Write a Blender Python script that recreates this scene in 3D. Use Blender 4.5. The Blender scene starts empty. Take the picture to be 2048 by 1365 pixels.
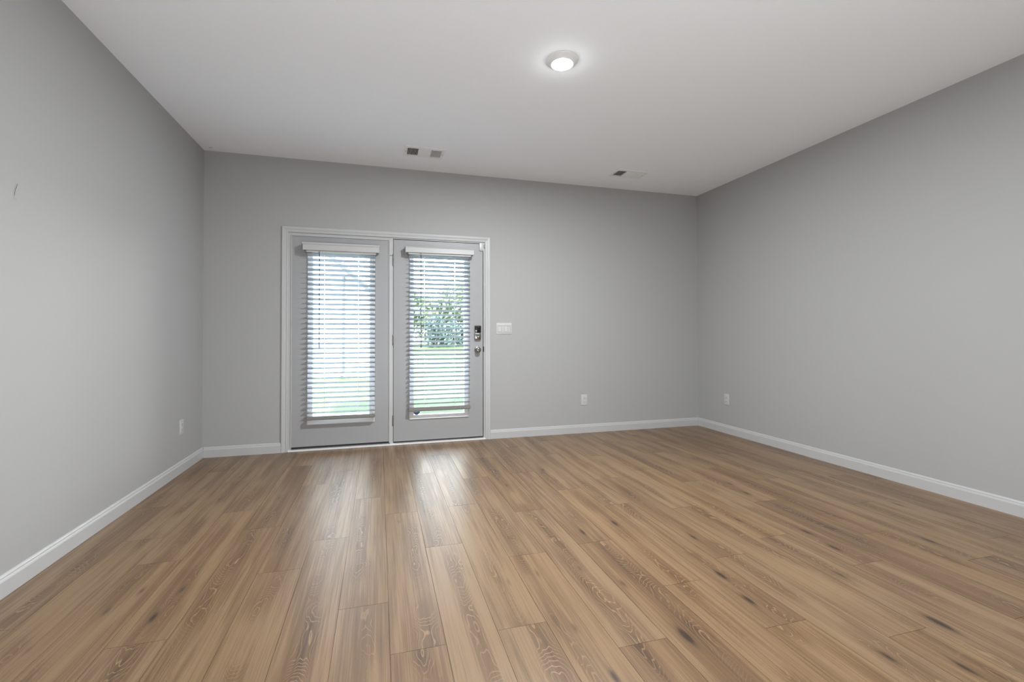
import bpy, bmesh, math, random
from mathutils import Vector, Matrix
R = math.radians
scene = bpy.context.scene
COL = scene.collection

# ------------------------------------------------------------------ dimensions
W, D, H = 5.1655, 4.719, 2.74          # room width, distance camera -> door wall, ceiling
REAR = -3.0                            # rear wall of the room, behind the camera
GZ = -0.15                             # lawn level
DX0, DX1, DZ = 0.694, 2.567, 2.045     # rough door opening in the back wall

# ------------------------------------------------------------------ camera
cd = bpy.data.cameras.new('camera'); cam = bpy.data.objects.new('camera', cd); COL.objects.link(cam)
cd.sensor_width = 36.0; cd.lens = 16.3089; cd.shift_y = -0.01316; cd.clip_start = 0.02; cd.clip_end = 400
r_ = Vector((0.96148389, -0.27485213, -0.00224404)); u_ = Vector((-0.00177798, -0.0143834, 0.99989497)); f_ = Vector((0.27485554, 0.96137892, 0.01431809))
m = Matrix((( r_.x, u_.x, -f_.x, 1.5088), (r_.y, u_.y, -f_.y, 0.0), (r_.z, u_.z, -f_.z, 1.0890), (0, 0, 0, 1)))
cam.matrix_world = m
scene.camera = cam

# ------------------------------------------------------------------ colour management, sky, sun, lights
vs = scene.view_settings
scene.display_settings.display_device = 'sRGB'
vs.view_transform = 'Standard'; vs.look = 'None'; vs.gamma = 1.0; vs.use_curve_mapping = False
vs.exposure = 0.30
SKY_STRENGTH = 23.0
SUN_STRENGTH = 36.0
world = bpy.data.worlds.new('sky'); scene.world = world; world.use_nodes = True
wn = world.node_tree; wn.nodes.clear()
wo = wn.nodes.new('ShaderNodeOutputWorld'); wb = wn.nodes.new('ShaderNodeBackground')
wt = wn.nodes.new('ShaderNodeTexCoord'); wsx = wn.nodes.new('ShaderNodeSeparateXYZ'); wr = wn.nodes.new('ShaderNodeValToRGB')
wn.links.new(wt.outputs['Generated'], wsx.inputs[0]); wn.links.new(wsx.outputs['Z'], wr.inputs[0])
e = wr.color_ramp.elements
e[0].position = 0.0; e[0].color = (1.0, 0.955, 0.90, 1)
e[1].position = 1.0; e[1].color = (0.42, 0.66, 1.0, 1)
x = wr.color_ramp.elements.new(0.35); x.color = (0.90, 0.93, 0.98, 1)
wn.links.new(wr.outputs[0], wb.inputs[0]); wb.inputs[1].default_value = SKY_STRENGTH
wn.links.new(wb.outputs[0], wo.inputs[0])

def lamp(name, kind, loc, power, size=None, size_y=None, rot=(0, 0, 0), color=(1, 1, 1), parent=None, spread=None):
    l = bpy.data.lights.new(name, kind); l.energy = power; l.color = color
    if kind == 'AREA':
        l.size = size
        if size_y: l.shape = 'RECTANGLE'; l.size_y = size_y
        else: l.shape = 'DISK'
        if spread: l.spread = spread
    o = bpy.data.objects.new(name, l); COL.objects.link(o); o.location = loc; o.rotation_euler = rot
    if parent: o.parent = parent
    return o
sun = lamp('sun', 'SUN', (0, -5, 12), SUN_STRENGTH, rot=(R(34), 0, R(-18)), color=(1.0, 0.965, 0.93)); sun.data.angle = R(1.0)
for a, b in ((.905, 1.417), (1.8385, 2.3475)):      # light portals filling the two glass panes, they only guide sampling of the sky
    p_ = lamp('sky_portal', 'AREA', ((a + b) / 2, D + .05, 1.065), 1, b - a, 1.57, rot=(R(-90), 0, 0)); p_.data.cycles.is_portal = True
# fill light added behind the camera, turned up to bounce off the ceiling
lamp('bounce_light', 'AREA', (2.2, -0.4, 0.5), 46, .6, rot=(R(143), 0, R(4)), color=(0.93, 0.97, 1.0))
DOWNLIGHTS = [(2.5665, 2.585), (0.95, -1.0), (3.9, -1.0)]  # first is the visible one, the other two are added fill behind the camera
DOWN_W = 84.0
LENS_EMIT = 12.0

# ------------------------------------------------------------------ helpers
def tag(o, label=None, cat=None, group=None, kind=None):
    if label: o['label'] = label
    if cat: o['category'] = cat
    if group: o['group'] = group
    if kind: o['kind'] = kind
    return o
def empty(name, loc=(0, 0, 0), rz=0.0):
    o = bpy.data.objects.new(name, None); COL.objects.link(o); o.location = loc; o.rotation_euler = (0, 0, rz)
    o.empty_display_size = 0.05
    return o
class MB:
    def __init__(s): s.bm = bmesh.new()
    def box(s, x0, x1, y0, y1, z0, z1, bev=0.0, mat=0):
        t = bmesh.new(); bmesh.ops.create_cube(t, size=1.0)
        for v in t.verts:
            v.co = Vector((x0 + (v.co.x + .5) * (x1 - x0), y0 + (v.co.y + .5) * (y1 - y0), z0 + (v.co.z + .5) * (z1 - z0)))
        if bev > 0: bmesh.ops.bevel(t, geom=t.edges[:], offset=bev, segments=2, affect='EDGES', profile=0.6)
        s._add(t, mat); return s
    def obox(s, c, size, rot, bev=0.0, mat=0):
        t = bmesh.new(); bmesh.ops.create_cube(t, size=1.0)
        for v in t.verts: v.co = Vector((v.co.x * size[0], v.co.y * size[1], v.co.z * size[2]))
        if bev > 0: bmesh.ops.bevel(t, geom=t.edges[:], offset=bev, segments=2, affect='EDGES')
        M = Matrix.Translation(c) @ rot.to_4x4()
        for v in t.verts: v.co = M @ v.co
        s._add(t, mat); return s
    def lathe(s, prof, c=(0, 0, 0), axis='Z', n=40, mat=0, rot=None):
        # prof: (radius, height) list
        t = bmesh.new(); rings = []
        for (r, h) in prof:
            if r < 1e-6: rings.append([t.verts.new((0, 0, h))]); continue
            rings.append([t.verts.new((r * math.cos(2 * math.pi * k / n), r * math.sin(2 * math.pi * k / n), h)) for k in range(n)])
        for A, B in zip(rings, rings[1:]):
            for k in range(n):
                k2 = (k + 1) % n
                if len(A) == 1 and len(B) == 1: continue
                if len(A) == 1: t.faces.new((A[0], B[k], B[k2]))
                elif len(B) == 1: t.faces.new((A[k], B[0], A[k2]))
                else: t.faces.new((A[k], B[k], B[k2], A[k2]))
        Mx = {'Z': Matrix.Identity(4), 'Y-': Matrix.Rotation(R(90), 4, 'X'), 'X+': Matrix.Rotation(R(90), 4, 'Y'), 'Z-': Matrix.Rotation(R(180), 4, 'X')}[axis]
        Mx = Matrix.Translation(c) @ Mx
        for v in t.verts: v.co = Mx @ v.co
        s._add(t, mat); return s
    def rod(s, a, b, r, n=10, mat=0, r2=None):
        a, b = Vector(a), Vector(b); d = b - a; L = d.length
        t = bmesh.new(); bmesh.ops.create_cone(t, cap_ends=True, segments=n, radius1=r, radius2=r if r2 is None else r2, depth=L)
        q = Vector((0, 0, 1)).rotation_difference(d.normalized()).to_matrix().to_4x4()
        Mx = Matrix.Translation((a + b) / 2) @ q
        for v in t.verts: v.co = Mx @ v.co
        s._add(t, mat); return s
    def sweep(s, prof, path, mat=0, close=True):
        # prof: list of (offset, height) points; path: list of (origin, offset_dir, height_dir) frames
        t = bmesh.new(); rings = []
        for (o, a, b) in path: rings.append([t.verts.new(Vector(o) + Vector(a) * p + Vector(b) * q) for p, q in prof])
        n = len(prof)
        for A, B in zip(rings, rings[1:]):
            for k in range(n if close else n - 1):
                k2 = (k + 1) % n; t.faces.new((A[k], A[k2], B[k2], B[k]))
        if close:
            t.faces.new(rings[0][::-1]); t.faces.new(rings[-1])
        s._add(t, mat); return s
    def quad(s, pts, mat=0):
        vs_ = [s.bm.verts.new(p) for p in pts]; f = s.bm.faces.new(vs_); f.material_index = mat; return s
    def _add(s, t, mat):
        bmesh.ops.recalc_face_normals(t, faces=t.faces[:])
        for f in t.faces: f.material_index = mat
        me = bpy.data.meshes.new('tmp'); t.to_mesh(me); t.free()
        s.bm.from_mesh(me); bpy.data.meshes.remove(me)
    def build(s, name, mats, parent=None, smooth=False, loc=(0, 0, 0), recenter=None):
        me = bpy.data.meshes.new(name); s.bm.to_mesh(me); s.bm.free()
        for mt in (mats if isinstance(mats, (list, tuple)) else [mats]): me.materials.append(mt)
        if smooth:
            for p in me.polygons: p.use_smooth = True
            try: me.set_sharp_from_angle(angle=R(35))
            except Exception: pass
        o = bpy.data.objects.new(name, me); COL.objects.link(o); o.location = loc
        if parent:
            o.parent = parent
        return o
def flip(o):
    o.data.flip_normals()

# ------------------------------------------------------------------ materials
def mat(name):
    mt = bpy.data.materials.new(name); mt.use_nodes = True
    nt = mt.node_tree; b = nt.nodes['Principled BSDF']
    return mt, nt, b
def plain(name, col, rough=0.5, metal=0.0, spec=0.5, noise=0.02, scale=8.0, bump=0.0, bscale=300.0):
    mt, nt, b = mat(name)
    b.inputs['Roughness'].default_value = rough; b.inputs['Metallic'].default_value = metal
    b.inputs['Specular IOR Level'].default_value = spec
    tc = nt.nodes.new('ShaderNodeTexCoord'); ns = nt.nodes.new('ShaderNodeTexNoise'); ns.inputs['Scale'].default_value = scale; ns.inputs['Detail'].default_value = 3
    mx = nt.nodes.new('ShaderNodeMixRGB'); mx.inputs[1].default_value = (*[c * (1 - noise) for c in col], 1); mx.inputs[2].default_value = (*[min(1, c * (1 + noise)) for c in col], 1)
    nt.links.new(tc.outputs['Object'], ns.inputs['Vector']); nt.links.new(ns.outputs['Fac'], mx.inputs[0]); nt.links.new(mx.outputs[0], b.inputs['Base Color'])
    if bump > 0:
        n2 = nt.nodes.new('ShaderNodeTexNoise'); n2.inputs['Scale'].default_value = bscale; n2.inputs['Detail'].default_value = 2
        bp = nt.nodes.new('ShaderNodeBump'); bp.inputs['Strength'].default_value = bump; bp.inputs['Distance'].default_value = 0.002
        nt.links.new(tc.outputs['Object'], n2.inputs['Vector']); nt.links.new(n2.outputs['Fac'], bp.inputs['Height']); nt.links.new(bp.outputs[0], b.inputs['Normal'])
    return mt
M_wall = plain('wall_paint', (0.405, 0.405, 0.400), 0.55, spec=0.3, noise=0.012, scale=1.2, bump=0.12, bscale=220)
M_ceil = plain('ceiling_paint', (0.92, 0.945, 0.98), 0.8, spec=0.2, noise=0.01, scale=1.0, bump=0.12, bscale=180)
M_trim = plain('white_trim_paint', (0.50, 0.50, 0.50), 0.35, spec=0.5, noise=0.01)
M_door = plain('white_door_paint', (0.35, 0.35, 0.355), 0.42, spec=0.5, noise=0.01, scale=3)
M_plastic = plain('white_plastic', (0.55, 0.55, 0.545), 0.3, noise=0.01)
M_ring = plain('lamp_ring_white', (0.86, 0.86, 0.85), 0.35, noise=0.01)
M_frame = plain('white_lite_frame', (0.74, 0.74, 0.75), 0.35, noise=0.01)
M_slot = plain('dark_slot', (0.03, 0.03, 0.03), 0.6)
M_black = plain('black_gloss', (0.012, 0.012, 0.013), 0.12)
M_rubber = plain('black_weatherstrip', (0.015, 0.016, 0.018), 0.6)
M_nickel = plain('satin_nickel', (0.33, 0.32, 0.305), 0.2, metal=1.0, noise=0.03, scale=40)
M_hinge = plain('hinge_metal', (0.24, 0.235, 0.225), 0.35, metal=0.9, noise=0.04, scale=60)
M_rail = plain('blind_rail', (0.20, 0.193, 0.186), 0.5, noise=0.02)
M_cord = plain('blind_cord', (0.74, 0.75, 0.76), 0.7)
M_wand = plain('blind_wand', (0.05, 0.065, 0.08), 0.15)  # dark backlit silhouette of the wand put into its colour
M_gap = plain('floor_gap', (0.055, 0.035, 0.02), 0.8)
M_alum = plain('threshold_metal', (0.80, 0.79, 0.77), 0.4, metal=0.15)
M_scuff = plain('scuffed_paint', (0.36, 0.36, 0.35), 0.7)
M_scratch = plain('scratch_mark', (0.10, 0.10, 0.10), 0.8)
M_concrete = plain('concrete', (0.12, 0.12, 0.118), 0.8, noise=0.08, scale=6, bump=0.2, bscale=60)
M_bark = plain('bark', (0.12, 0.09, 0.06), 0.9, noise=0.3, scale=20)
M_roof = plain('roof_shingle', (0.16, 0.165, 0.18), 0.9, noise=0.2, scale=30)
M_fascia = plain('house_trim', (0.008, 0.011, 0.016), 0.6)
M_downspout = plain('downspout_metal', (0.03, 0.034, 0.042), 0.5)
M_pane = plain('far_window_pane', (0.10, 0.14, 0.20), 0.15)
M_blue = plain('sticker_blue', (0.012, 0.06, 0.20), 0.35)
M_navy = plain('sticker_navy', (0.004, 0.014, 0.045), 0.35)
M_white = plain('sticker_white', (0.80, 0.86, 0.92), 0.4)

# blind slat: white faux-wood, the sky's blue tint put into its colour, a little light passes through it
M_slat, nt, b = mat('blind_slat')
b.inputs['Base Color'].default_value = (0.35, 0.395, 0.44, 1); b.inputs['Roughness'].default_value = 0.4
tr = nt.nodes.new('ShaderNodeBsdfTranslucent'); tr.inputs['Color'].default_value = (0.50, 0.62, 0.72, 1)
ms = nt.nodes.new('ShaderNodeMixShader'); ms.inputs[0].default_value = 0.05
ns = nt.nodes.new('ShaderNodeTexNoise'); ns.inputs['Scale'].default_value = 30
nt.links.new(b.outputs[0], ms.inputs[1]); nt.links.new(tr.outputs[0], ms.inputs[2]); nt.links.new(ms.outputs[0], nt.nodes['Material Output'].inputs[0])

# clear window glass: thin sheet, mostly transmits, reflects by fresnel
M_glass = bpy.data.materials.new('clear_glass'); M_glass.use_nodes = True; nt = M_glass.node_tree; nt.nodes.clear()
o_ = nt.nodes.new('ShaderNodeOutputMaterial'); t_ = nt.nodes.new('ShaderNodeBsdfTransparent'); g_ = nt.nodes.new('ShaderNodeBsdfGlossy'); g_.inputs['Roughness'].default_value = 0.02
t_.inputs[0].default_value = (0.93, 0.96, 0.95, 1)
lw = nt.nodes.new('ShaderNodeFresnel'); lw.inputs[0].default_value = 1.3
mx = nt.nodes.new('ShaderNodeMixShader')
nt.links.new(lw.outputs[0], mx.inputs[0]); nt.links.new(t_.outputs[0], mx.inputs[1]); nt.links.new(g_.outputs[0], mx.inputs[2]); nt.links.new(mx.outputs[0], o_.inputs[0])

# lamp lens
M_lens, nt, b = mat('lamp_lens')
b.inputs['Base Color'].default_value = (0.9, 0.9, 0.88, 1); b.inputs['Emission Color'].default_value = (1.0, 0.985, 0.95, 1); b.inputs['Emission Strength'].default_value = LENS_EMIT
ns = nt.nodes.new('ShaderNodeTexNoise')

# grass
M_grass, nt, b = mat('lawn_grass'); b.inputs['Roughness'].default_value = 0.9; b.inputs['Specular IOR Level'].default_value = 0.1
tc = nt.nodes.new('ShaderNodeTexCoord'); n1 = nt.nodes.new('ShaderNodeTexNoise'); n1.inputs['Scale'].default_value = 1.3; n1.inputs['Detail'].default_value = 8; n1.inputs['Roughness'].default_value = 0.75
rp = nt.nodes.new('ShaderNodeValToRGB'); rp.color_ramp.elements[0].position = 0.35; rp.color_ramp.elements[0].color = (0.020, 0.027, 0.010, 1); rp.color_ramp.elements[1].position = 0.65; rp.color_ramp.elements[1].color = (0.036, 0.043, 0.019, 1)
nt.links.new(tc.outputs['Object'], n1.inputs['Vector']); nt.links.new(n1.outputs['Fac'], rp.inputs[0]); nt.links.new(rp.outputs[0], b.inputs['Base Color'])
# leaves
def leafmat(name, c1, c2):
    mt, nt, b = mat(name); b.inputs['Roughness'].default_value = 0.7
    tc = nt.nodes.new('ShaderNodeTexCoord'); n1 = nt.nodes.new('ShaderNodeTexNoise'); n1.inputs['Scale'].default_value = 3.0; n1.inputs['Detail'].default_value = 4
    rp = nt.nodes.new('ShaderNodeValToRGB'); rp.color_ramp.elements[0].position = 0.35; rp.color_ramp.elements[0].color = (*c1, 1); rp.color_ramp.elements[1].position = 0.65; rp.color_ramp.elements[1].color = (*c2, 1)
    nt.links.new(tc.outputs['Object'], n1.inputs['Vector']); nt.links.new(n1.outputs['Fac'], rp.inputs[0]); nt.links.new(rp.outputs[0], b.inputs['Base Color'])
    return mt
M_leaf = leafmat('tree_leaves', (0.06, 0.09, 0.035), (0.20, 0.25, 0.14))
M_hedge = leafmat('shrub_leaves', (0.012, 0.028, 0.024), (0.045, 0.075, 0.055))
# white lap siding: laps 11 cm apart, the shadow line under each put into the colour
M_siding, nt, b = mat('white_lap_siding'); b.inputs['Roughness'].default_value = 0.6
tc = nt.nodes.new('ShaderNodeTexCoord'); wv = nt.nodes.new('ShaderNodeTexWave'); wv.wave_type = 'BANDS'; wv.bands_direction = 'Z'; wv.wave_profile = 'SAW'; wv.inputs['Scale'].default_value = 1.45
rp = nt.nodes.new('ShaderNodeValToRGB'); rp.color_ramp.elements[0].position = 0.0; rp.color_ramp.elements[0].color = (0.016, 0.018, 0.024, 1); rp.color_ramp.elements[1].position = 0.10; rp.color_ramp.elements[1].color = (0.74, 0.76, 0.79, 1)
nt.links.new(tc.outputs['Object'], wv.inputs['Vector']); nt.links.new(wv.outputs['Fac'], rp.inputs[0]); nt.links.new(rp.outputs[0], b.inputs['Base Color'])

# ---- oak plank floor
KNOTS = [(0.674, 2.113, 1.0), (0.539, 2.348, .7), (0.7, 2.31, .8), (0.478, 2.21, .7), (0.124, 2.855, .6), (0.346, 2.017, .5), (2.406, 1.999, .6), (2.207, 1.603, .6), (1.62, 2.79, .5), (2.992, 1.768, 1.1), (2.962, 1.572, 1.0), (2.572, 1.45, 1.3), (3.764, 2.022, 1.0), (3.732, 1.833, 1.0), (3.533, 1.249, 1.3), (3.155, 1.168, .9), (3.341, 1.061, 1.0), (4.284, 1.755, 1.0), (4.681, 2.174, .9), (3.51, 1.622, .8), (2.774, 3.529, .8), (2.392, 3.242, .8), (2.811, 2.42, 1.0), (2.584, 2.36, .9), (3.954, 2.819, .9), (3.919, 2.62, .9), (3.127, 2.136, .9), (3.526, 2.256, .8), (2.772, 3.238, .6), (0.866, 3.413, .7), (0.483, 4.011, .6), (0.496, 3.502, .7), (2.532, 1.827, .7), (2.229, 1.341, .9), (2.202, 2.011, .6), (2.056, 1.978, .5)]
FC_LIGHT, FC_MID, FC_DARK, FC_LINE = (0.250, 0.156, 0.080), (0.146, 0.080, 0.035), (0.052, 0.025, 0.009), (0.40, 0.258, 0.145)
M_floor, nt, b = mat('oak_plank')
N = nt.nodes; Lk = nt.links.new
def math_(op, a, b2=None, c=None, clamp=False):
    n = N.new('ShaderNodeMath'); n.operation = op; n.use_clamp = clamp
    for i, v in enumerate((a, b2, c)):
        if v is None: continue
        if isinstance(v, (int, float)): n.inputs[i].default_value = v
        else: Lk(v, n.inputs[i])
    return n.outputs[0]
def noise_(vec, scale, detail=2, rough=0.5):
    n = N.new('ShaderNodeTexNoise'); n.inputs['Scale'].default_value = scale; n.inputs['Detail'].default_value = detail; n.inputs['Roughness'].default_value = rough
    Lk(vec, n.inputs['Vector']); return n.outputs['Fac']
def comb(x, y, z):
    n = N.new('ShaderNodeCombineXYZ')
    for i, v in enumerate((x, y, z)):
        if isinstance(v, (int, float)): n.inputs[i].default_value = v
        else: Lk(v, n.inputs[i])
    return n.outputs[0]
def mixc(f, a, b2):
    n = N.new('ShaderNodeMixRGB')
    if isinstance(f, (int, float)): n.inputs[0].default_value = f
    else: Lk(f, n.inputs[0])
    for i, v in ((1, a), (2, b2)):
        if isinstance(v, tuple): n.inputs[i].default_value = (*v, 1)
        else: Lk(v, n.inputs[i])
    return n.outputs[0]
def smooth(v, a, b2, lo=0.0, hi=1.0):
    n = N.new('ShaderNodeMapRange'); n.interpolation_type = 'SMOOTHSTEP'; Lk(v, n.inputs[0])
    for i, k in enumerate((a, b2, lo, hi)): n.inputs[i + 1].default_value = k
    return n.outputs[0]
at_uv = N.new('ShaderNodeAttribute'); at_uv.attribute_name = 'plank_uv'
at_rn = N.new('ShaderNodeAttribute'); at_rn.attribute_name = 'plank_random'
su = N.new('ShaderNodeSeparateXYZ'); Lk(at_uv.outputs['Vector'], su.inputs[0])
sr = N.new('ShaderNodeSeparateXYZ'); Lk(at_rn.outputs['Vector'], sr.inputs[0])
U, V, TONE = su.outputs[0], su.outputs[1], su.outputs[2]
R1, R2, R3 = sr.outputs[0], sr.outputs[1], sr.outputs[2]
seed = math_('MULTIPLY', R1, 37.0)
# knots (world positions)
tco = N.new('ShaderNodeTexCoord'); kn = None
for (kx, ky, ks) in KNOTS:
    s1 = N.new('ShaderNodeVectorMath'); s1.operation = 'SUBTRACT'; Lk(tco.outputs['Object'], s1.inputs[0]); s1.inputs[1].default_value = (kx, ky, 0)
    s2 = N.new('ShaderNodeVectorMath'); s2.operation = 'MULTIPLY'; Lk(s1.outputs[0], s2.inputs[0]); s2.inputs[1].default_value = (1 / (0.0115 * (0.6 + 0.4 * ks)), 1 / (0.040 * (0.5 + 0.5 * ks)), 0)
    s3 = N.new('ShaderNodeVectorMath'); s3.operation = 'LENGTH'; Lk(s2.outputs[0], s3.inputs[0])
    g = math_('MULTIPLY', math_('DIVIDE', 1.0, math_('ADD', 1.0, math_('POWER', s3.outputs['Value'], 2.2))), ks)
    kn = g if kn is None else math_('MAXIMUM', kn, g)
warp = noise_(comb(math_('MULTIPLY', U, 5.0), math_('MULTIPLY', V, 1.6), seed), 1.0, 2, 0.5)
warp2 = noise_(comb(math_('MULTIPLY', U, 20.0), math_('MULTIPLY', V, 3.0), math_('ADD', seed, 3.0)), 1.0, 2, 0.6)
cu = math_('ADD', U, math_('MULTIPLY', math_('SUBTRACT', R2, 0.5), 0.09))          # heart line off the plank's centre
cu = math_('ADD', cu, math_('MULTIPLY', math_('SUBTRACT', warp, 0.5), 0.10))
au = math_('ABSOLUTE', cu)
# ring field: paraboloid across + noise along gives cathedral arches
h = math_('ADD', math_('MULTIPLY', math_('MULTIPLY', au, au), 75.0), math_('MULTIPLY', noise_(comb(math_('MULTIPLY', U, 1.5), math_('MULTIPLY', V, 1.7), math_('ADD', seed, 11.0)), 1.0, 2, 0.55), 2.1))
h = math_('ADD', h, math_('MULTIPLY', warp2, 0.24))
h = math_('ADD', h, math_('MULTIPLY', kn, 0.9))
rings = math_('ABSOLUTE', math_('SINE', math_('MULTIPLY', h, 68.0)))
line = smooth(rings, 0.45, 0.0)                                                      # thin pale lines
heart = math_('MULTIPLY', smooth(au, 0.060, 0.008), smooth(noise_(comb(math_('MULTIPLY', U, 2.0), math_('MULTIPLY', V, 1.7), math_('ADD', seed, 21.0)), 1.0, 2), 0.36, 0.58))
# fine fibres and broad streaks, both long along the plank
fib = noise_(comb(math_('MULTIPLY', U, 260.0), math_('MULTIPLY', V, 3.5), seed), 1.0, 2, 0.6)
fib2 = noise_(comb(math_('MULTIPLY', U, 90.0), math_('MULTIPLY', V, 1.6), math_('ADD', seed, 5.0)), 1.0, 3, 0.6)
str_ = noise_(comb(math_('MULTIPLY', U, 17.0), math_('MULTIPLY', V, 0.9), math_('ADD', seed, 9.0)), 1.0, 3, 0.55)
dark = math_('ADD', math_('MULTIPLY', heart, 0.46), math_('MULTIPLY', math_('SUBTRACT', str_, 0.5), 1.35))
dark = math_('ADD', dark, math_('MULTIPLY', math_('SUBTRACT', fib2, 0.5), 0.95))
dark = math_('ADD', dark, math_('MULTIPLY', math_('SUBTRACT', fib, 0.5), 1.0))
dark = math_('ADD', dark, TONE)
t1 = smooth(dark, -0.25, 0.40)
c = mixc(t1, FC_LIGHT, FC_MID)
c = mixc(smooth(dark, 0.35, 1.05), c, FC_DARK)
c = mixc(math_('MULTIPLY', math_('MULTIPLY', line, heart), 0.58), c, FC_LINE)
c = mixc(math_('MULTIPLY', smooth(kn, 0.08, 0.85), 0.75), c, FC_DARK)
c = mixc(math_('MULTIPLY', smooth(math_('ADD', kn, math_('MULTIPLY', math_('SUBTRACT', fib2, 0.5), 0.6)), 0.58, 0.95), 0.88), c, (0.035, 0.018, 0.008))
hs = N.new('ShaderNodeHueSaturation'); Lk(c, hs.inputs['Color']); Lk(smooth(R3, 0, 1, 0.97, 1.02), hs.inputs['Saturation'])
Lk(hs.outputs[0], b.inputs['Base Color'])
Lk(smooth(fib2, 0.3, 0.7, 0.33, 0.40), b.inputs['Roughness'])
b.inputs['Specular IOR Level'].default_value = 0.8
bp = N.new('ShaderNodeBump'); bp.inputs['Strength'].default_value = 0.22; bp.inputs['Distance'].default_value = 0.0006
Lk(math_('ADD', math_('MULTIPLY', math_('MULTIPLY', line, heart), 1.0), math_('MULTIPLY', fib, 0.35)), bp.inputs['Height']); Lk(bp.outputs[0], b.inputs['Normal'])

# ------------------------------------------------------------------ FLOOR: one mesh of planks with hairline gaps
PW, PL, X0 = 0.1908, 1.2765, 0.0195
JOINT = {0: 2.175, 1: 2.926, 2: 2.612, 3: 3.226, 4: 2.913, 5: 2.364, 6: 2.656, 7: 1.967, 8: 2.921, 9: 2.413, 10: 1.669, 11: 2.199, 12: 2.737, 13: 2.231, 14: 1.760, 15: 2.682, 16: 1.907, 17: 1.243, 18: 2.025, 19: 1.667, 20: 1.188, 21: 1.911, 22: 1.552, 23: 2.263, 24: 1.681, 25: 2.75, 26: 1.32}
# how dark each plank of the visible floor is (row, index counted away from the camera; index 0 starts at the row's joint)
TONES = {}
rng = random.Random(7)
bm = bmesh.new(); uvl = bm.faces.layers.float_vector.new('face_tmp')
planks = []
g = 0.0007
for k in range(-1, 28):
    xa, xb = X0 + k * PW, X0 + (k + 1) * PW
    ca, cb = max(xa, 0.0), min(xb, W)
    if cb - ca < 0.002: continue
    off = JOINT.get(k, 1.5)
    n0 = int(math.floor((REAR - off) / PL))
    for n in range(n0, 6):
        ya, yb = off + n * PL, off + (n + 1) * PL
        da, db = max(ya, REAR), min(yb, D)
        if db - da < 0.002: continue
        tone = TONES.get((k, n), rng.choice([-0.07, -0.03, 0.02, 0.06, 0.10, 0.15]) + rng.uniform(-.03, .03))
        planks.append((ca + g, cb - g, da + g, db - g, xa, ya, tone, rng.random(), rng.random(), rng.random()))
verts, faces, uvs, rns, mi = [], [], [], [], []
for (a, b2, c2, d2, xa, ya, tone, q1, q2, q3) in planks:
    i = len(verts)
    verts += [(a, c2, 0), (b2, c2, 0), (b2, d2, 0), (a, d2, 0), (a, c2, -.002), (b2, c2, -.002), (b2, d2, -.002), (a, d2, -.002)]
    for f in ((0, 1, 2, 3), (0, 4, 5, 1), (1, 5, 6, 2), (2, 6, 7, 3), (3, 7, 4, 0)):
        faces.append([i + j for j in f]); mi.append(0)
        for j in f:
            v = verts[i + j]; uvs.append((v[0] - xa - PW / 2, v[1] - ya, tone)); rns.append((q1, q2, q3))
i = len(verts)
verts += [(0, REAR, -.002), (W, REAR, -.002), (W, D + .16, -.002), (0, D + .16, -.002), (0, REAR, -.12), (W, REAR, -.12), (W, D + .16, -.12), (0, D + .16, -.12)]
for f in ((0, 1, 2, 3), (4, 7, 6, 5), (0, 4, 5, 1), (1, 5, 6, 2), (2, 6, 7, 3), (3, 7, 4, 0)):
    faces.append([i + j for j in f]); mi.append(1)
    for j in f: uvs.append((0, 0, 0)); rns.append((0, 0, 0))
bm.free()
me = bpy.data.meshes.new('floor'); me.from_pydata(verts, [], faces)
me.materials.append(M_floor); me.materials.append(M_gap)
a1 = me.attributes.new('plank_uv', 'FLOAT_VECTOR', 'CORNER'); a2 = me.attributes.new('plank_random', 'FLOAT_VECTOR', 'CORNER')
a1.data.foreach_set('vector', [c for u in uvs for c in u]); a2.data.foreach_set('vector', [c for u in rns for c in u])
me.polygons.foreach_set('material_index', mi); me.update()
floor = bpy.data.objects.new('floor', me); COL.objects.link(floor); tag(floor, kind='structure')

# ------------------------------------------------------------------ ROOM SHELL
T = 0.15
mb = MB(); mb.box(-T, 0, REAR - T, D + T, -.12, H + .0)
wl = mb.build('wall_left', M_wall); tag(wl, kind='structure')
# scratches in the paint of the left wall
mb = MB()
def scratch(pts, w, mi=0, rc=None):
    rc = rc or mb
    for (p, q) in zip(pts, pts[1:]):
        rc.quad([(0.0006, p[0] - w, p[1]), (0.0006, p[0] + w, p[1]), (0.0006, q[0] + w, q[1]), (0.0006, q[0] - w, q[1])], mi)
scratch([(2.5113, 1.7451), (2.508, 1.733), (2.500, 1.7178), (2.497, 1.704), (2.4942, 1.6902)], .0011)
scratch([(2.4952, 1.684), (2.4955, 1.671)], .0007, 1); scratch([(2.5035, 1.680), (2.503, 1.671)], .0007, 1)
scratch([(2.506, 1.752), (2.4965, 1.725), (2.4905, 1.700)], .0006, 1)
scratch([(2.544, 1.646), (2.552, 1.643), (2.555, 1.6405)], .0022, 1)
scratch([(2.992, 1.652), (2.992, 1.640)], .0013, 1); scratch([(2.993, 1.618), (2.993, 1.602)], .0009, 1)
sc_ = mb.build('scratch_mark', [M_scratch, M_scuff], parent=wl)
mb = MB(); mb.box(W, W + T, REAR - T, D + T, -.12, H)
tag(mb.build('wall_right', M_wall), kind='structure')
mb = MB()
mb.box(0, DX0, D, D + T, -.12, H); mb.box(DX1, W, D, D + T, -.12, H); mb.box(DX0, DX1, D, D + T, DZ, H)
tag(mb.build('wall_back', M_wall), kind='structure')
mb = MB(); mb.box(0, W, REAR - T, REAR, -.12, H)
tag(mb.build('wall_rear', M_wall), kind='structure')
mb = MB(); mb.box(-T, W + T, REAR - T, D + T, H, H + .25)
ceil_ = mb.build('ceiling', M_ceil); tag(ceil_, kind='structure')

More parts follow.
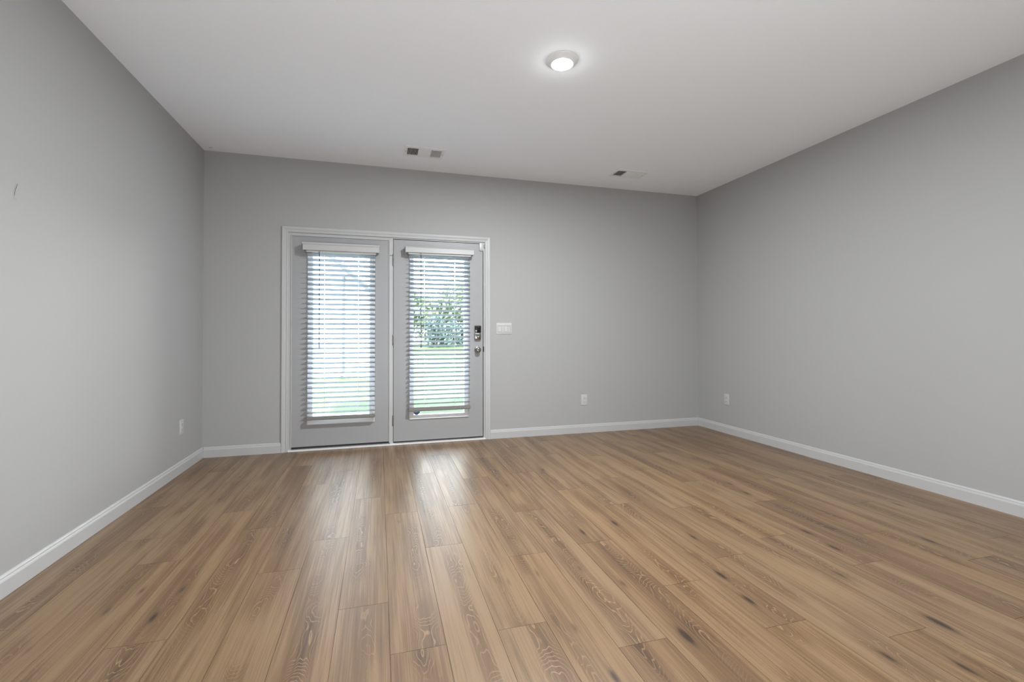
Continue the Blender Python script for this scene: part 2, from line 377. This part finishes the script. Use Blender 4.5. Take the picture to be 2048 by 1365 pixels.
mb = MB(); mb.box(-T, W + T, REAR - T, D + T, H + .25, 5.6); mb.box(-T - .3, W + T + .3, REAR - T - .3, D + T + .35, 5.6, 5.75)  # unseen upper storey with eave, added so the building shades the nearby ground
tag(mb.build('upper_shade_box', M_siding), kind='structure')
# baseboards: 92 mm tall profile
BB = [(0, 0), (.014, 0), (.014, .066), (.0125, .071), (.0095, .078), (.0095, .083), (.006, .090), (.003, .0925), (0, .0925)]
def baseboard(name, a, b2, n):
    mb = MB(); n = Vector(n); mb.sweep(BB, [(a, n, (0, 0, 1)), (b2, n, (0, 0, 1))]); o = mb.build(name, M_trim); tag(o, kind='structure'); return o
baseboard('baseboard_left', (0, REAR, 0), (0, D, 0), (1, 0, 0))
baseboard('baseboard_right', (W, REAR, 0), (W, D, 0), (-1, 0, 0))
baseboard('baseboard_back', (0.0145, D, 0), (0.6385, D, 0), (0, -1, 0))
baseboard('baseboard_back', (2.6195, D, 0), (W - .0145, D, 0), (0, -1, 0))
baseboard('baseboard_rear', (.0145, REAR, 0), (W - .0145, REAR, 0), (0, 1, 0))

# door casing (stepped colonial profile), mitred
CP = [(0, 0), (0, .010), (.004, .013), (.012, .0135), (.016, .0105), (.026, .0115), (.030, .0155), (.040, .0165), (.050, .017), (.054, .015), (.054, 0)]
def casing(x0, x1, zt, y):
    mb = MB(); path = []
    prof = [(p, q) for p, q in CP]
    ydir = (0, -1, 0); s = 1.0
    path.append(((x0, y, 0), (-1, 0, 0), ydir)); path.append(((x0, y, zt), (-1, 0, 1), ydir))
    path.append(((x1, y, zt), (1, 0, 1), ydir)); path.append(((x1, y, 0), (1, 0, 0), ydir))
    mb.sweep(prof, path); return mb
o = casing(0.6925, 2.5645, 2.0455, D).build('trim_1', M_trim, smooth=False); tag(o, kind='structure')
# jamb, head, mullion, threshold
mb = MB()
mb.box(DX0, .718, D + .001, D + .13, 0, 2.020); mb.box(2.550, DX1, D + .001, D + .13, 0, 2.036)
mb.box(DX0, 1.6380, D + .001, D + .13, 2.020, DZ); mb.box(1.6380, DX1, D + .001, D + .13, 2.036, DZ)
mb.box(1.609, 1.6380, D - .002, D + .13, 0.0, 2.036)
# stop beads in front of the fixed left panel
for (a, b2, c2, d2) in ((.716, .7235, .030, 2.0225), (1.600, 1.609, .030, 2.0225)): mb.box(a, b2, D - .008, D + .002, c2, d2, .002)
mb.box(.716, 1.609, D - .008, D + .002, 2.0155, 2.0225, .002)
o = mb.build('trim_2', M_trim); tag(o, kind='structure')
mb = MB(); mb.box(.694, 2.566, D - .020, D + .13, 0.0005, .016, .004); mb.box(.718, 2.55, D + .02, D + .12, .016, .022)
o = mb.build('trim_3', M_alum); tag(o, kind='structure')
mb = MB(); mb.box(2.5485, 2.5555, D - .0015, D + .004, .905, .962, .002, 0)
o = mb.build('trim_4', M_rubber); tag(o, kind='structure')

# ------------------------------------------------------------------ DOORS
def door_panel(n, x0, x1, z0, z1, fr, gl, gapz):
    root = empty('door_%d' % n, ((x0 + x1) / 2, D, 0)); tag(root, kind='structure'); cx = (x0 + x1) / 2
    f0, f1, f2, f3 = fr; g0, g1, g2, g3 = gl
    mb = MB(); Y0, Y1 = 0.002, .046
    mb.box(x0 - cx, f0 - cx + .012, Y0, Y1, z0, z1); mb.box(f1 - cx - .012, x1 - cx, Y0, Y1, z0, z1)
    mb.box(f0 - cx + .012, f1 - cx - .012, Y0, Y1, z0, f2 + .012); mb.box(f0 - cx + .012, f1 - cx - .012, Y0, Y1, f3 - .012, z1)
    mb.build('slab', M_door, root)
    # raised lite frame, profiled, mitred
    prof = [(0, 0), (.002, .010), (.008, .0135), (.016, .010), (.026, .008), (g0 - f0 - .004, .004), (g0 - f0, .001), (g0 - f0, -.012), (0, -.002)]
    for (yy, sg, nm) in ((Y0, -1, 'lite_frame'), (Y1, 1, 'lite_frame')):
        mb = MB(); d_ = (0, sg, 0)
        path = [((f0 - cx, yy, f2), (1, 0, 1), d_), ((f0 - cx, yy, f3), (1, 0, -1), d_), ((f1 - cx, yy, f3), (-1, 0, -1), d_), ((f1 - cx, yy, f2), (-1, 0, 1), d_), ((f0 - cx, yy, f2), (1, 0, 1), d_)]
        t = bmesh.new(); rings = [[t.verts.new(Vector(o_) + Vector(a) * p + Vector(bb) * q) for p, q in prof] for (o_, a, bb) in path[:4]]
        for i in range(4):
            A, B = rings[i], rings[(i + 1) % 4]
            for k in range(len(prof)):
                k2 = (k + 1) % len(prof); t.faces.new((A[k], A[k2], B[k2], B[k]))
        mb._add(t, 0); mb.build(nm, M_frame, root)
    mb = MB(); mb.box(g0 - cx - .004, g1 - cx + .004, .020, .026, g2 - .004, g3 + .004); mb.build('glass_pane', M_glass, root)
    # weatherstrip sweep under the slab
    mb = MB(); mb.box(x0 - cx + .001, x1 - cx - .001, .004, .040, gapz, z0 - .0005); mb.build('door_sweep', M_rubber, root)
    return root, cx
d1, cx1 = door_panel(1, .7195, 1.608, .040, 2.0195, (.856, 1.466, .2395, 1.890), (.905, 1.417, .2905, 1.842), .0225)
d2, cx2 = door_panel(2, 1.6430, 2.5420, .0340, 2.0290, (1.794, 2.393, .2415, 1.900), (1.8385, 2.3475, .2865, 1.852), .0225)
# black shadow gap strips (compression seal) beside and above the working door
mb = MB(); mb.box(2.5424 - cx2, 2.5497 - cx2, .012, .040, .023, 2.034); mb.box(1.6382 - cx2, 1.6426 - cx2, .012, .040, .023, 2.034); mb.box(1.6430 - cx2, 2.5420 - cx2, .012, .040, 2.0294, 2.0355)
mb.build('door_seal', M_rubber, d2)
# hinges
for (za, zb) in ((1.766, 1.884), (.982, 1.087), (.190, .296)):
    h_ = MB(); xx, yy = 1.6385 - cx2, -.0062
    h_.rod((xx, yy, za + .004), (xx, yy, zb - .004), .0062, 14)
    for q in range(1, 5): z_ = za + (zb - za) * q / 5; h_.rod((xx, yy, z_ - .0008), (xx, yy, z_ + .0008), .0066, 14)
    h_.rod((xx, yy, zb - .004), (xx, yy, zb + .003), .0045, 12, r2=.002); h_.rod((xx, yy, za - .003), (xx, yy, za + .004), .002, 12, r2=.0045)
    h_.box(xx + .002, xx + .008, -.002, .002, za, zb)
    h_.build('hinge', M_hinge, d2, smooth=True)
mb = MB(); mb.rod((1.611 - cx2, -.010, 1.868), (1.634 - cx2, -.010, 1.868), .0018, 8); mb.rod((1.6105 - cx2, -.003, 1.868), (1.6105 - cx2, -.015, 1.868), .0042, 12)
mb.build('hinge_pin_stop', M_hinge, d2, smooth=True)
# keypad deadbolt
kb = empty('deadbolt', (2.4870 - cx2, .0, 1.033)); kb.parent = d2
mb = MB(); mb.box(-.0345, .0325, -.030, .002, 0.0, .072, .010); mb.box(-.0345, -.031, -.026, .002, .050, .145, .0015); mb.build('housing', M_nickel, kb, smooth=True)
mb = MB(); mb.box(-.0305, .0310, -.033, .002, .0705, .1445, .006); mb.build('black_keypad_cover', M_black, kb, smooth=True)
mb = MB(); mb.box(-.0185, -.0155, -.0345, -.032, .074, .141, .001); mb.build('chrome_strip', M_nickel, kb, smooth=True)
mb = MB(); mb.lathe([(.0, .046), (.010, .046), (.014, .044), (.0175, .040), (.020, .030), (.022, .022)], (0, 0, .034), 'Y-', 32); mb.box(-.0035, .0035, -.058, -.044, .020, .048, .0015); mb.build('thumbturn', M_nickel, kb, smooth=True)
# round knob
kn_ = empty('door_knob', (2.4860 - cx2, 0, .928)); kn_.parent = d2
mb = MB(); mb.lathe([(.033, -.002), (.033, .004), (.031, .008), (.024, .011), (.012, .012)], (0, 0, 0), 'Y-', 40); mb.build('rosette', M_nickel, kn_, smooth=True)
mb = MB(); mb.lathe([(.011, .010), (.011, .026), (.016, .030), (.024, .036), (.027, .045), (.0265, .054), (.022, .061), (.014, .0645), (.007, .0645), (.006, .061), (0, .061)], (0, 0, 0), 'Y-', 40); mb.build('knob', M_nickel, kn_, smooth=True)
# contact sensor on the door's top corner + magnet on the casing
sn = empty('door_sensor', (2.5270, D, 1.954)); tag(sn, 'small white contact sensor at the top right corner of the right glass door', 'sensor')
mb = MB(); mb.box(-.0205, .0205, -.0125, .002, 0, .082, .003); mb.build('sensor_case', M_plastic, sn, smooth=True)
mb = MB(); mb.box(-.0185, .0185, -.0133, -.012, .008, .0092); mb.build('case_seam', M_slot, sn)
mb = MB(); mb.lathe([(.0022, 0), (.0018, .0145), (0, .0148)], (0, 0, .022), 'Y-', 14); mb.build('status_light', M_rail, sn)
mg = empty('sensor_magnet', (2.5590, D, 1.988)); tag(mg, 'tiny grey magnet on the jamb beside the white door sensor', 'magnet')
mb = MB(); mb.box(-.0042, .0042, -.016, .0, 0, .036, .0015); mb.build('magnet_case', plain('grey_plastic', (.32, .32, .32), .5), mg)

# ------------------------------------------------------------------ BLINDS
def blind(label, x0, x1, zval0, zval1, ztop, nslat, zbot0, zbot1, cords, wand, wz, tilt=20.0, droop=0.0):
    cx = (x0 + x1) / 2; YB = D - .055
    root = empty('window_blind', (cx, YB, zbot0)); tag(root, label, 'blind', 'blinds hung on the glass doors')
    z = lambda v: v - zbot0
    w2 = (x1 - x0) / 2
    # valance: board with crown profile and returns
    mb = MB(); vw = w2 + .026
    prof = [(0, 0), (.007, 0), (.009, .006), (.008, .012), (.008, .048), (.010, .052), (.014, .060), (.014, zval1 - zval0), (0, zval1 - zval0)]
    yf = -.034
    mb.sweep([(p, q) for p, q in prof], [((-vw, D - YB - .016, z(zval0)), (-1, 0, 0), (0, 0, 1)), ((-vw, yf, z(zval0)), (-1, -1, 0), (0, 0, 1)), ((vw, yf, z(zval0)), (1, -1, 0), (0, 0, 1)), ((vw, D - YB - .016, z(zval0)), (1, 0, 0), (0, 0, 1))])
    mb.build('valance', M_trim, root)
    mb = MB(); mb.box(-w2, w2, -.026, .028, z(zval0) - .016, z(zval0) + .040, .002); mb.build('headrail', M_plastic, root)
    # slats, all one part
    pitch = (ztop - (zbot1 + .030)) / (nslat - 1)
    mb = MB(); th = .0028; sw = .0500
    cxs = [c_ - cx for c_ in cords]
    rr = random.Random(nslat)
    for i in range(nslat):
        zc = z(ztop) - i * pitch
        a = R(tilt + rr.uniform(-.8, .8))
        # slightly crowned section, room edge up
        pts = []
        for q in range(7):
            s_ = -sw / 2 + sw * q / 6; cr = .0012 * (1 - (2 * q / 6 - 1) ** 2)
            pts.append((s_, cr))
        top = [(s_, c_ + th / 2) for s_, c_ in pts]; bot = [(s_, c_ - th / 2) for s_, c_ in pts[::-1]]
        prof = []
        for s_, c_ in top + bot:
            yy = s_ * math.cos(a) + c_ * math.sin(a); zz = -s_ * math.sin(a) + c_ * math.cos(a)
            prof.append((yy, zz + zc))
        # split into spans with rout holes for the cords
        edges = [-w2]
        for c_ in cxs: edges += [c_ - .0028, c_ + .0028]
        edges += [w2]
        for j in range(0, len(edges), 2):
            mb.sweep(prof, [((edges[j], 0, 0), (0, 1, 0), (0, 0, 1)), ((edges[j + 1], 0, 0), (0, 1, 0), (0, 0, 1))])
        # solid strips in front of and behind each rout hole
        for c_ in cxs:
            for (sa, sb) in ((-sw / 2, -.009), (.009, sw / 2)):
                q4 = []
                for (s_, t_) in ((sa, -th / 2), (sb, -th / 2), (sb, th / 2), (sa, th / 2)):
                    c2_ = t_ + .0006
                    q4.append((s_ * math.cos(a) + c2_ * math.sin(a), -s_ * math.sin(a) + c2_ * math.cos(a) + zc))
                mb.sweep(q4, [((c_ - .0030, 0, 0), (0, 1, 0), (0, 0, 1)), ((c_ + .0030, 0, 0), (0, 1, 0), (0, 0, 1))])
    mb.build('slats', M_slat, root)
    # bottom rail, slightly rotated like the slats
    mb = MB(); rot = Matrix.Rotation(R(-7), 3, 'X'); hr = (zbot1 - zbot0)
    mb.obox((0, 0, hr / 2), (x1 - x0 + .004, .050, hr * .84), rot, .006)
    mb.build('bottom_rail', M_rail, root, smooth=True)
    for c_ in cxs:
        mb = MB()
        a = R(tilt); yo = sw / 2 * math.cos(a) + .001
        zt_, zb_ = z(zval0) - .01, hr * .8
        mb.rod((c_, -yo, zb_), (c_, -yo, zt_), .0007, 6); mb.rod((c_, yo, zb_), (c_, yo, zt_), .0007, 6); mb.rod((c_, 0, zb_), (c_, 0, zt_), .0008, 6)
        for i in range(nslat):
            zc = z(ztop) - i * pitch - .003
            mb.rod((c_ + .002, -yo, zc + sw / 2 * math.sin(a)), (c_ + .002, yo, zc - sw / 2 * math.sin(a)), .0005, 5)
        mb.build('ladder_cord', M_cord, root)
    mb = MB(); wx = wand - cx
    mb.rod((wx, -.036, z(wz[0])), (wx, -.0365, z(wz[1]) - .03), .0036, 6); mb.rod((wx, -.036, z(wz[0]) + .022), (wx, -.036, z(wz[0]) + .006), .002, 8)
    mb.rod((wx, -.0365, z(wz[1]) - .03), (wx, -.0365, z(wz[1])), .0048, 8)
    mb.build('tilt_wand', M_wand, root, smooth=True)
    # metal end brackets behind the valance
    for s_ in (-1, 1):
        mb = MB(); mb.box(s_ * (w2 + .004) - .003, s_ * (w2 + .004) + .003, -.028, D - YB - .001, z(zval0) - .016, z(zval0) + .045); mb.build('bracket', M_plastic, root)
    return root
blind('white slatted blind on the left glass door, white siding seen through it', .8630, 1.4700, 1.8720, 1.9430, 1.8330, 33, .2900, .3310, (1.0138, 1.3165), .9728, (1.862, .994))
blind('white slatted blind on the right glass door, foliage and lawn seen through it', 1.7870, 2.3965, 1.8930, 1.9510, 1.8520, 34, .3260, .3740, (1.9376, 2.2406), 1.9022, (1.872, .989))

# octagonal security sticker on the right pane
st = empty('window_sticker', (1.868, D + .0192, .284)); tag(st, 'small dark blue octagonal sticker low on the right door pane', 'sticker')
def octa(rc, r, y, mi, cz=.033):
    pts = [(r * math.cos(R(22.5 + 45 * k)), y, cz + r * math.sin(R(22.5 + 45 * k))) for k in range(8)]
    rc.quad(pts, mi)
mb = MB(); octa(mb, .0335, 0, 0); mb.build('border', M_navy, st)
mb = MB(); octa(mb, .0275, -.0003, 0); mb.build('emblem_field', M_blue, st)
tx = bpy.data.curves.new('lettering', 'FONT'); tx.body = 'ADT'; tx.size = .0235; tx.align_x = 'CENTER'; tx.align_y = 'CENTER'; tx.extrude = .0001
to = bpy.data.objects.new('lettering', tx); COL.objects.link(to); to.data.materials.append(M_white); to.rotation_euler = (R(90), 0, 0); bpy.context.view_layer.update()
me = bpy.data.meshes.new_from_object(to.evaluated_get(bpy.context.evaluated_depsgraph_get())); me.name = 'lettering'
bpy.data.objects.remove(to)
to = bpy.data.objects.new('lettering', me); COL.objects.link(to); to.rotation_euler = (R(90), 0, 0); to.location = (0, -.0006, .033); to.parent = st

# ------------------------------------------------------------------ OUTLETS AND SWITCHES
def outlet(label, loc, rz):
    r0 = empty('wall_outlet', loc, rz); tag(r0, label, 'outlet', 'electrical outlets on the walls')
    mb = MB(); mb.box(-.0365, .0365, -.0055, 0, 0, .118, .0025); mb.build('faceplate', M_plastic, r0, smooth=True)
    for zc in (.038, .080):
        mb = MB(); mb.box(-.0165, .0165, -.0075, -.005, zc - .0145, zc + .0145, .0012); rc = mb.build('receptacle', M_plastic, r0, smooth=True)
        mb = MB(); mb.box(-.0080, -.0058, -.0079, -.0073, zc - .002, zc + .008); mb.box(.0058, .0080, -.0079, -.0073, zc - .001, zc + .007); mb.lathe([(.0026, 0), (.0026, .0004), (0, .0004)], (0, -.0075, zc - .0075), 'Y-', 14); mb.build('slots', M_slot, rc)
    mb = MB(); mb.lathe([(.0030, 0), (.0028, .0012), (0, .0014)], (0, -.0055, .059), 'Y-', 16); mb.build('screw', M_plastic, r0)
    return r0
outlet('white duplex outlet on the back wall, right of the glass doors', (3.684, D, .303), 0)
outlet('white duplex outlet low on the right wall near the corner', (W, 4.245, .312), R(-90))
outlet('white duplex outlet low on the left wall near the corner', (0, 4.265, .300), R(90))
sw_ = empty('light_switch', (2.7705, D, 1.0870)); tag(sw_, 'wide white switch plate on the back wall right of the door', 'switch')
mb = MB()
PWD, PHT = .166, .121
mb.box(-PWD / 2, PWD / 2, -.0045, 0, 0, PHT, .002); mb.build('faceplate', M_plastic, sw_, smooth=True)
mb = MB()
ix0, ix1, iz0, iz1 = -PWD / 2 + .016, PWD / 2 - .012, .026, .090
for (a, b2, c2, d2) in ((ix0 - .010, ix0, iz0 - .010, iz1 + .012), (ix1, ix1 + .010, iz0 - .010, iz1 + .012), (ix0, ix1, iz1, iz1 + .012), (ix0, ix1, iz0 - .010, iz0)):
    mb.box(a, b2, -.0085, -.004, c2, d2, .0015)
mb.build('raised_frame', M_plastic, sw_)
mb = MB(); mb.box(ix0, ix1, -.0050, -.0042, iz0, iz1); mb.build('recess', plain('switch_recess', (.52, .52, .52), .6), sw_)
nr = 4; wr_ = (ix1 - ix0 - .004) / nr
for q in range(nr):
    a = ix0 + .002 + q * wr_
    mb = MB(); mb.obox((a + wr_ / 2, -.0065, (iz0 + iz1) / 2), (wr_ - .0022, .005, iz1 - iz0 - .006), Matrix.Rotation(R(4 if q % 2 else -4), 3, 'X'), .001); mb.build('rocker', M_plastic, sw_, smooth=True)

# ------------------------------------------------------------------ CEILING VENTS
def vent(label, x0, x1, y0, y1, kindv):
    cx, cy = (x0 + x1) / 2, (y0 + y1) / 2; w2, l2 = (x1 - x0) / 2, (y1 - y0) / 2
    r0 = empty('ceiling_vent', (cx, cy, H)); tag(r0, label, 'vent', 'white air registers in the ceiling')
    # flange with three openings
    m_ = .030; bar = .012; iw = 2 * w2 - 2 * m_
    s1 = -w2 + m_; wA = iw * .315; wB = iw * .30
    op = [(s1, s1 + wA), (s1 + wA + bar, s1 + wA + bar + wB), (s1 + wA + 2 * bar + wB, w2 - m_)]
    mb = MB(); zt, zb = 0.0, -.007
    mb.box(-w2, w2, -l2, -l2 + m_ + .006, zb, zt, .002); mb.box(-w2, w2, l2 - m_ - .006, l2, zb, zt, .002)
    ya, yb = -l2 + m_ + .004, l2 - m_ - .004
    mb.box(-w2, op[0][0], ya, yb, zb, zt); mb.box(op[0][1], op[1][0], ya, yb, zb - .002, zt); mb.box(op[1][1], op[2][0], ya, yb, zb - .002, zt); mb.box(op[2][1], w2, ya, yb, zb, zt)
    mb.build('flange', M_ring, r0)
    mb = MB(); mb.box(op[0][0], op[2][1], ya, yb, -.0012, -.0004); mb.build('duct_opening', M_slot, r0)
    # louvre fins: left bank and right bank run front to back and lean apart; middle bank runs crosswise
    for bi, (a, b2) in enumerate(op):
        mb = MB()
        if bi == 1:
            n = 9
            for q in range(n):
                yc = ya + (yb - ya) * (q + .5) / n
                mb.obox(((a + b2) / 2, yc, -.0075), (b2 - a, (yb - ya) / n * 1.12, .0012), Matrix.Rotation(R(-7), 3, 'X'))
        else:
            n = 8
            lean = (-64 if bi == 0 else 56)
            if kindv == 1: lean = -42 if bi == 0 else 30
            for q in range(n + 1):
                xc = a + (b2 - a) * q / n
                mb.obox((xc, (ya + yb) / 2, -.0070), (.0115, yb - ya, .0011), Matrix.Rotation(R(lean), 3, 'Y'))
        mb.build('louvres', M_ring, r0)
    for sx in (-1, 1):
        mb = MB(); mb.lathe([(.0045, 0), (.004, .0015), (0, .002)], (sx * (w2 - .014), 0, -.007), 'Z-', 14); mb.build('screw', M_rail, r0)
    return r0
vent('white ceiling register above the glass doors', 1.7180, 2.0735, 4.1200, 4.3500, 0)
vent('white ceiling register nearer the right corner, one bank dark', 3.7950, 4.1480, 4.1400, 4.3420, 1)

# ------------------------------------------------------------------ DOWNLIGHT(S)
def downlight(i, x, y, label):
    r0 = empty('ceiling_light', (x, y, H)); tag(r0, label, 'ceiling light', 'round ceiling lights')
    mb = MB(); mb.lathe([(.0965, 0), (.0965, .003), (.094, .006), (.083, .010), (.071, .021), (.068, .0245), (.0645, .0245), (.0640, .021)], (0, 0, 0), 'Z-', 64); mb.build('trim_ring', M_ring, r0, smooth=True)
    mb = MB(); mb.lathe([(.0640, .0215), (.058, .0245), (.045, .0262), (.025, .027), (0, .0272)], (0, 0, 0), 'Z-', 64); mb.build('lens', M_lens, r0, smooth=True)
    l = lamp('lamp_glow', 'AREA', (x, y, H - .034), DOWN_W * .95 if i == 0 else DOWN_W * .35, .12, rot=(0, 0, 0), color=(0.94, .975, 1.0))
    if i == 0:                                  # the lens stands proud of the ceiling, so it also throws light sideways
        l2 = lamp('lamp_side_glow', 'POINT', (x, y, H - .055), 0.55, color=(0.94, .975, 1.0)); l2.data.shadow_soft_size = .02
    return r0
for i, (x, y) in enumerate(DOWNLIGHTS):
    downlight(i, x, y, 'round white ceiling light, lit, above the middle of the floor' if i == 0 else 'round white fill light added behind the camera, near the %s wall' % ('left' if x < 2 else 'right'))

# white paint flecks left in the dark ceiling corner
mb = MB(); mb.obox((.0767, 4.632, H - .002), (.034, .006, .004), Matrix.Rotation(R(-30), 3, 'Z'), .0008); 
o = mb.build('paint_drip', M_plastic); tag(o, 'tiny white paint drip on the ceiling in the left back corner', 'paint drip')

# ------------------------------------------------------------------ OUTSIDE
# lawn: flat near the house, gently rising beyond 15 m
def gz(y): t = min(max((y - 15) / 11, 0), 1); return GZ + .62 * t * t * (3 - 2 * t)
ys = [D + T, 8, 12, 15, 16, 17, 18, 19, 20, 21, 22, 23, 24, 25, 26, 30, 60, 160]
me = bpy.data.meshes.new('lawn'); vv = []; ff = []
for y in ys: vv += [(-90, y, gz(y)), (140, y, gz(y))]
for i in range(len(ys) - 1): ff.append((2 * i, 2 * i + 1, 2 * i + 3, 2 * i + 2))
me.from_pydata(vv, [], ff); me.materials.append(M_grass)
lawn = bpy.data.objects.new('lawn', me); COL.objects.link(lawn); tag(lawn, 'green lawn outside the glass doors', 'grass', kind='stuff')
mb = MB(); mb.box(-1.2, 1.7, D + T, 7.45, GZ - .1, GZ + .05, .01); o = mb.build('patio_slab', M_concrete); tag(o, kind='structure')

# neighbouring white house with a gable end, seen through the left blind
hx1 = 1.33; hy = 13.98
nh = empty('neighbouring_house', (-2.6, hy, GZ)); tag(nh, 'white sided house with a dark sloping roof edge seen through the left blind', 'house')
mb = MB(); apex = (0.0, 6.0); ex = hx1 + 2.6; ez = 2.2 - GZ
pf = [(-ex, 0), (ex, 0), (ex, ez), (0, ez + ex * .88), (-ex, ez)]
mb.sweep(pf, [((0, 0, 0), (1, 0, 0), (0, 0, 1)), ((0, 9, 0), (1, 0, 0), (0, 0, 1))]); mb.build('wall', M_siding, nh)
mb = MB()
for s_ in (-1, 1):
    th = .16; ov = .22
    a = (s_ * (ex + ov), ez - ov * .88); b2 = (0, ez + ex * .88)
    mb.sweep([a, b2, (b2[0], b2[1] + th), (a[0], a[1] + th)], [((0, -.3, 0), (1, 0, 0), (0, 0, 1)), ((0, 9.3, 0), (1, 0, 0), (0, 0, 1))])
mb.build('roof', M_roof, nh)
mb = MB()
for s_ in (-1, 1):
    a = (s_ * (ex + .22), ez - .22 * .88 - .02); b2 = (0, ez + ex * .88 - .02)
    mb.sweep([a, b2, (b2[0], b2[1] + .13), (a[0], a[1] + .13)], [((0, -.33, 0), (1, 0, 0), (0, 0, 1)), ((0, -.30, 0), (1, 0, 0), (0, 0, 1))])
mb.build('rake_board', M_fascia, nh)
mb = MB(); dx = .53 + 2.6
mb.box(dx - .035, dx + .035, -.07, -.002, .16, 2.95, .01); mb.obox((dx - .03, -.14, .10), (.07, .22, .06), Matrix.Rotation(R(25), 3, 'X'), .01); mb.build('downspout', M_downspout, nh)
# farther white house seen at the left edge of the right blind
fh = empty('distant_house', (1.2, 35, gz(35))); tag(fh, 'distant white house beyond the lawn, seen in the right blind beside the hedge', 'house')
mb = MB(); mb.box(-5, 3.30, 0, 8, 0, 1.75); mb.build('wall', M_siding, fh)
mb = MB(); mb.sweep([(-.5, 1.7), (8.5, 1.7), (4, 3.2)], [((-5.3, 0, 0), (0, 1, 0), (0, 0, 1)), ((3.6, 0, 0), (0, 1, 0), (0, 0, 1))]); mb.build('roof', plain('pale_roof', (.55, .56, .60), .9, noise=.1, scale=20), fh)
for xx in (-1.6, .4, 2.35):
    mb = MB(); mb.box(xx - .32, xx + .32, -.03, .0, .55, 1.25); mb.build('window', M_pane, fh)

def foliage(name, root, cx, cy, cz, rx, ry, rz, n, ls, mt, seed_):
    rr = random.Random(seed_); vv = []; ff = []
    lobes = [(rr.uniform(-.5, .5), rr.uniform(-.5, .5), rr.uniform(-.45, .5), rr.uniform(.45, .75)) for _ in range(9)]
    for _ in range(n):
        lx, ly, lz, lr = rr.choice(lobes)
        v = Vector((rr.gauss(0, 1), rr.gauss(0, 1), rr.gauss(0, 1))).normalized() * lr * rr.uniform(.75, 1.0)
        p = Vector((cx + (lx + v.x) * rx, cy + (ly + v.y) * ry, max(.02, cz + (lz + v.z) * rz)))
        q = Vector((rr.gauss(0, 1), rr.gauss(0, 1), rr.gauss(0, 1))).normalized(); t = q.orthogonal().normalized(); w = q.cross(t)
        s = ls * rr.uniform(.6, 1.3); i = len(vv)
        vv += [p - t * s, p - w * s * .5, p + t * s, p + w * s * .5]; ff.append((i, i + 1, i + 2, i + 3))
    me = bpy.data.meshes.new(name); me.from_pydata(vv, [], ff); me.materials.append(mt)
    o = bpy.data.objects.new(name, me); COL.objects.link(o); o.parent = root
def tree(label, x, y, h, rx, cz, rz, seed_, n=2600, ls=.16):
    r0 = empty('tree', (x, y, gz(y))); tag(r0, label, 'tree', 'trees beyond the lawn')
    foliage('crown', r0, 0, 0, cz, rx, rx, rz, n, ls, M_leaf, seed_)
    rr = random.Random(seed_); mb = MB(); mb.rod((0, 0, -.02), (0, 0, cz), .13, 10, r2=.07)
    for q in range(5):
        a = q * 1.3 + rr.random(); mb.rod((0, 0, cz * .7), (math.cos(a) * rx * .55, math.sin(a) * rx * .55, cz + rz * .3), .05, 7, r2=.02)
    mb.build('trunk', M_bark, r0); return r0
tree('pale green tree behind the hedge, tallest, at the right edge of the right blind', 6.6, 29.0, 0, 1.9, 2.1, 1.75, 3)
tree('pale green tree beyond the lawn, in the middle of the right blind', 4.9, 30.0, 0, 1.6, 1.7, 1.5, 4)
tree('low pale green tree beyond the lawn, at the left edge of the right blind', 3.2, 28.0, 0, 1.5, 2.2, .95, 5)
def shrub(label, x, y, r, h, seed_):
    r0 = empty('shrub', (x, y, gz(y))); tag(r0, label, 'shrub', 'dark shrubs along the far edge of the lawn')
    foliage('leaves', r0, 0, 0, h * .5, r, r * .8, h * .62, 1500, .085, M_hedge, seed_)
    mb = MB(); 
    for q in range(4): a = q * 1.6; mb.rod((0, 0, -.02), (math.cos(a) * r * .4, math.sin(a) * r * .4, h * .6), .025, 6, r2=.01)
    mb.build('stems', M_bark, r0)
shrub('dark green shrub beside the distant white house', 4.35, 24.2, .70, 1.55, 11)
shrub('dark green shrub in the middle of the hedge, between two others', 5.30, 24.4, .75, 1.45, 12)
shrub('dark green shrub at the right end of the hedge', 6.25, 24.6, .70, 1.25, 13)
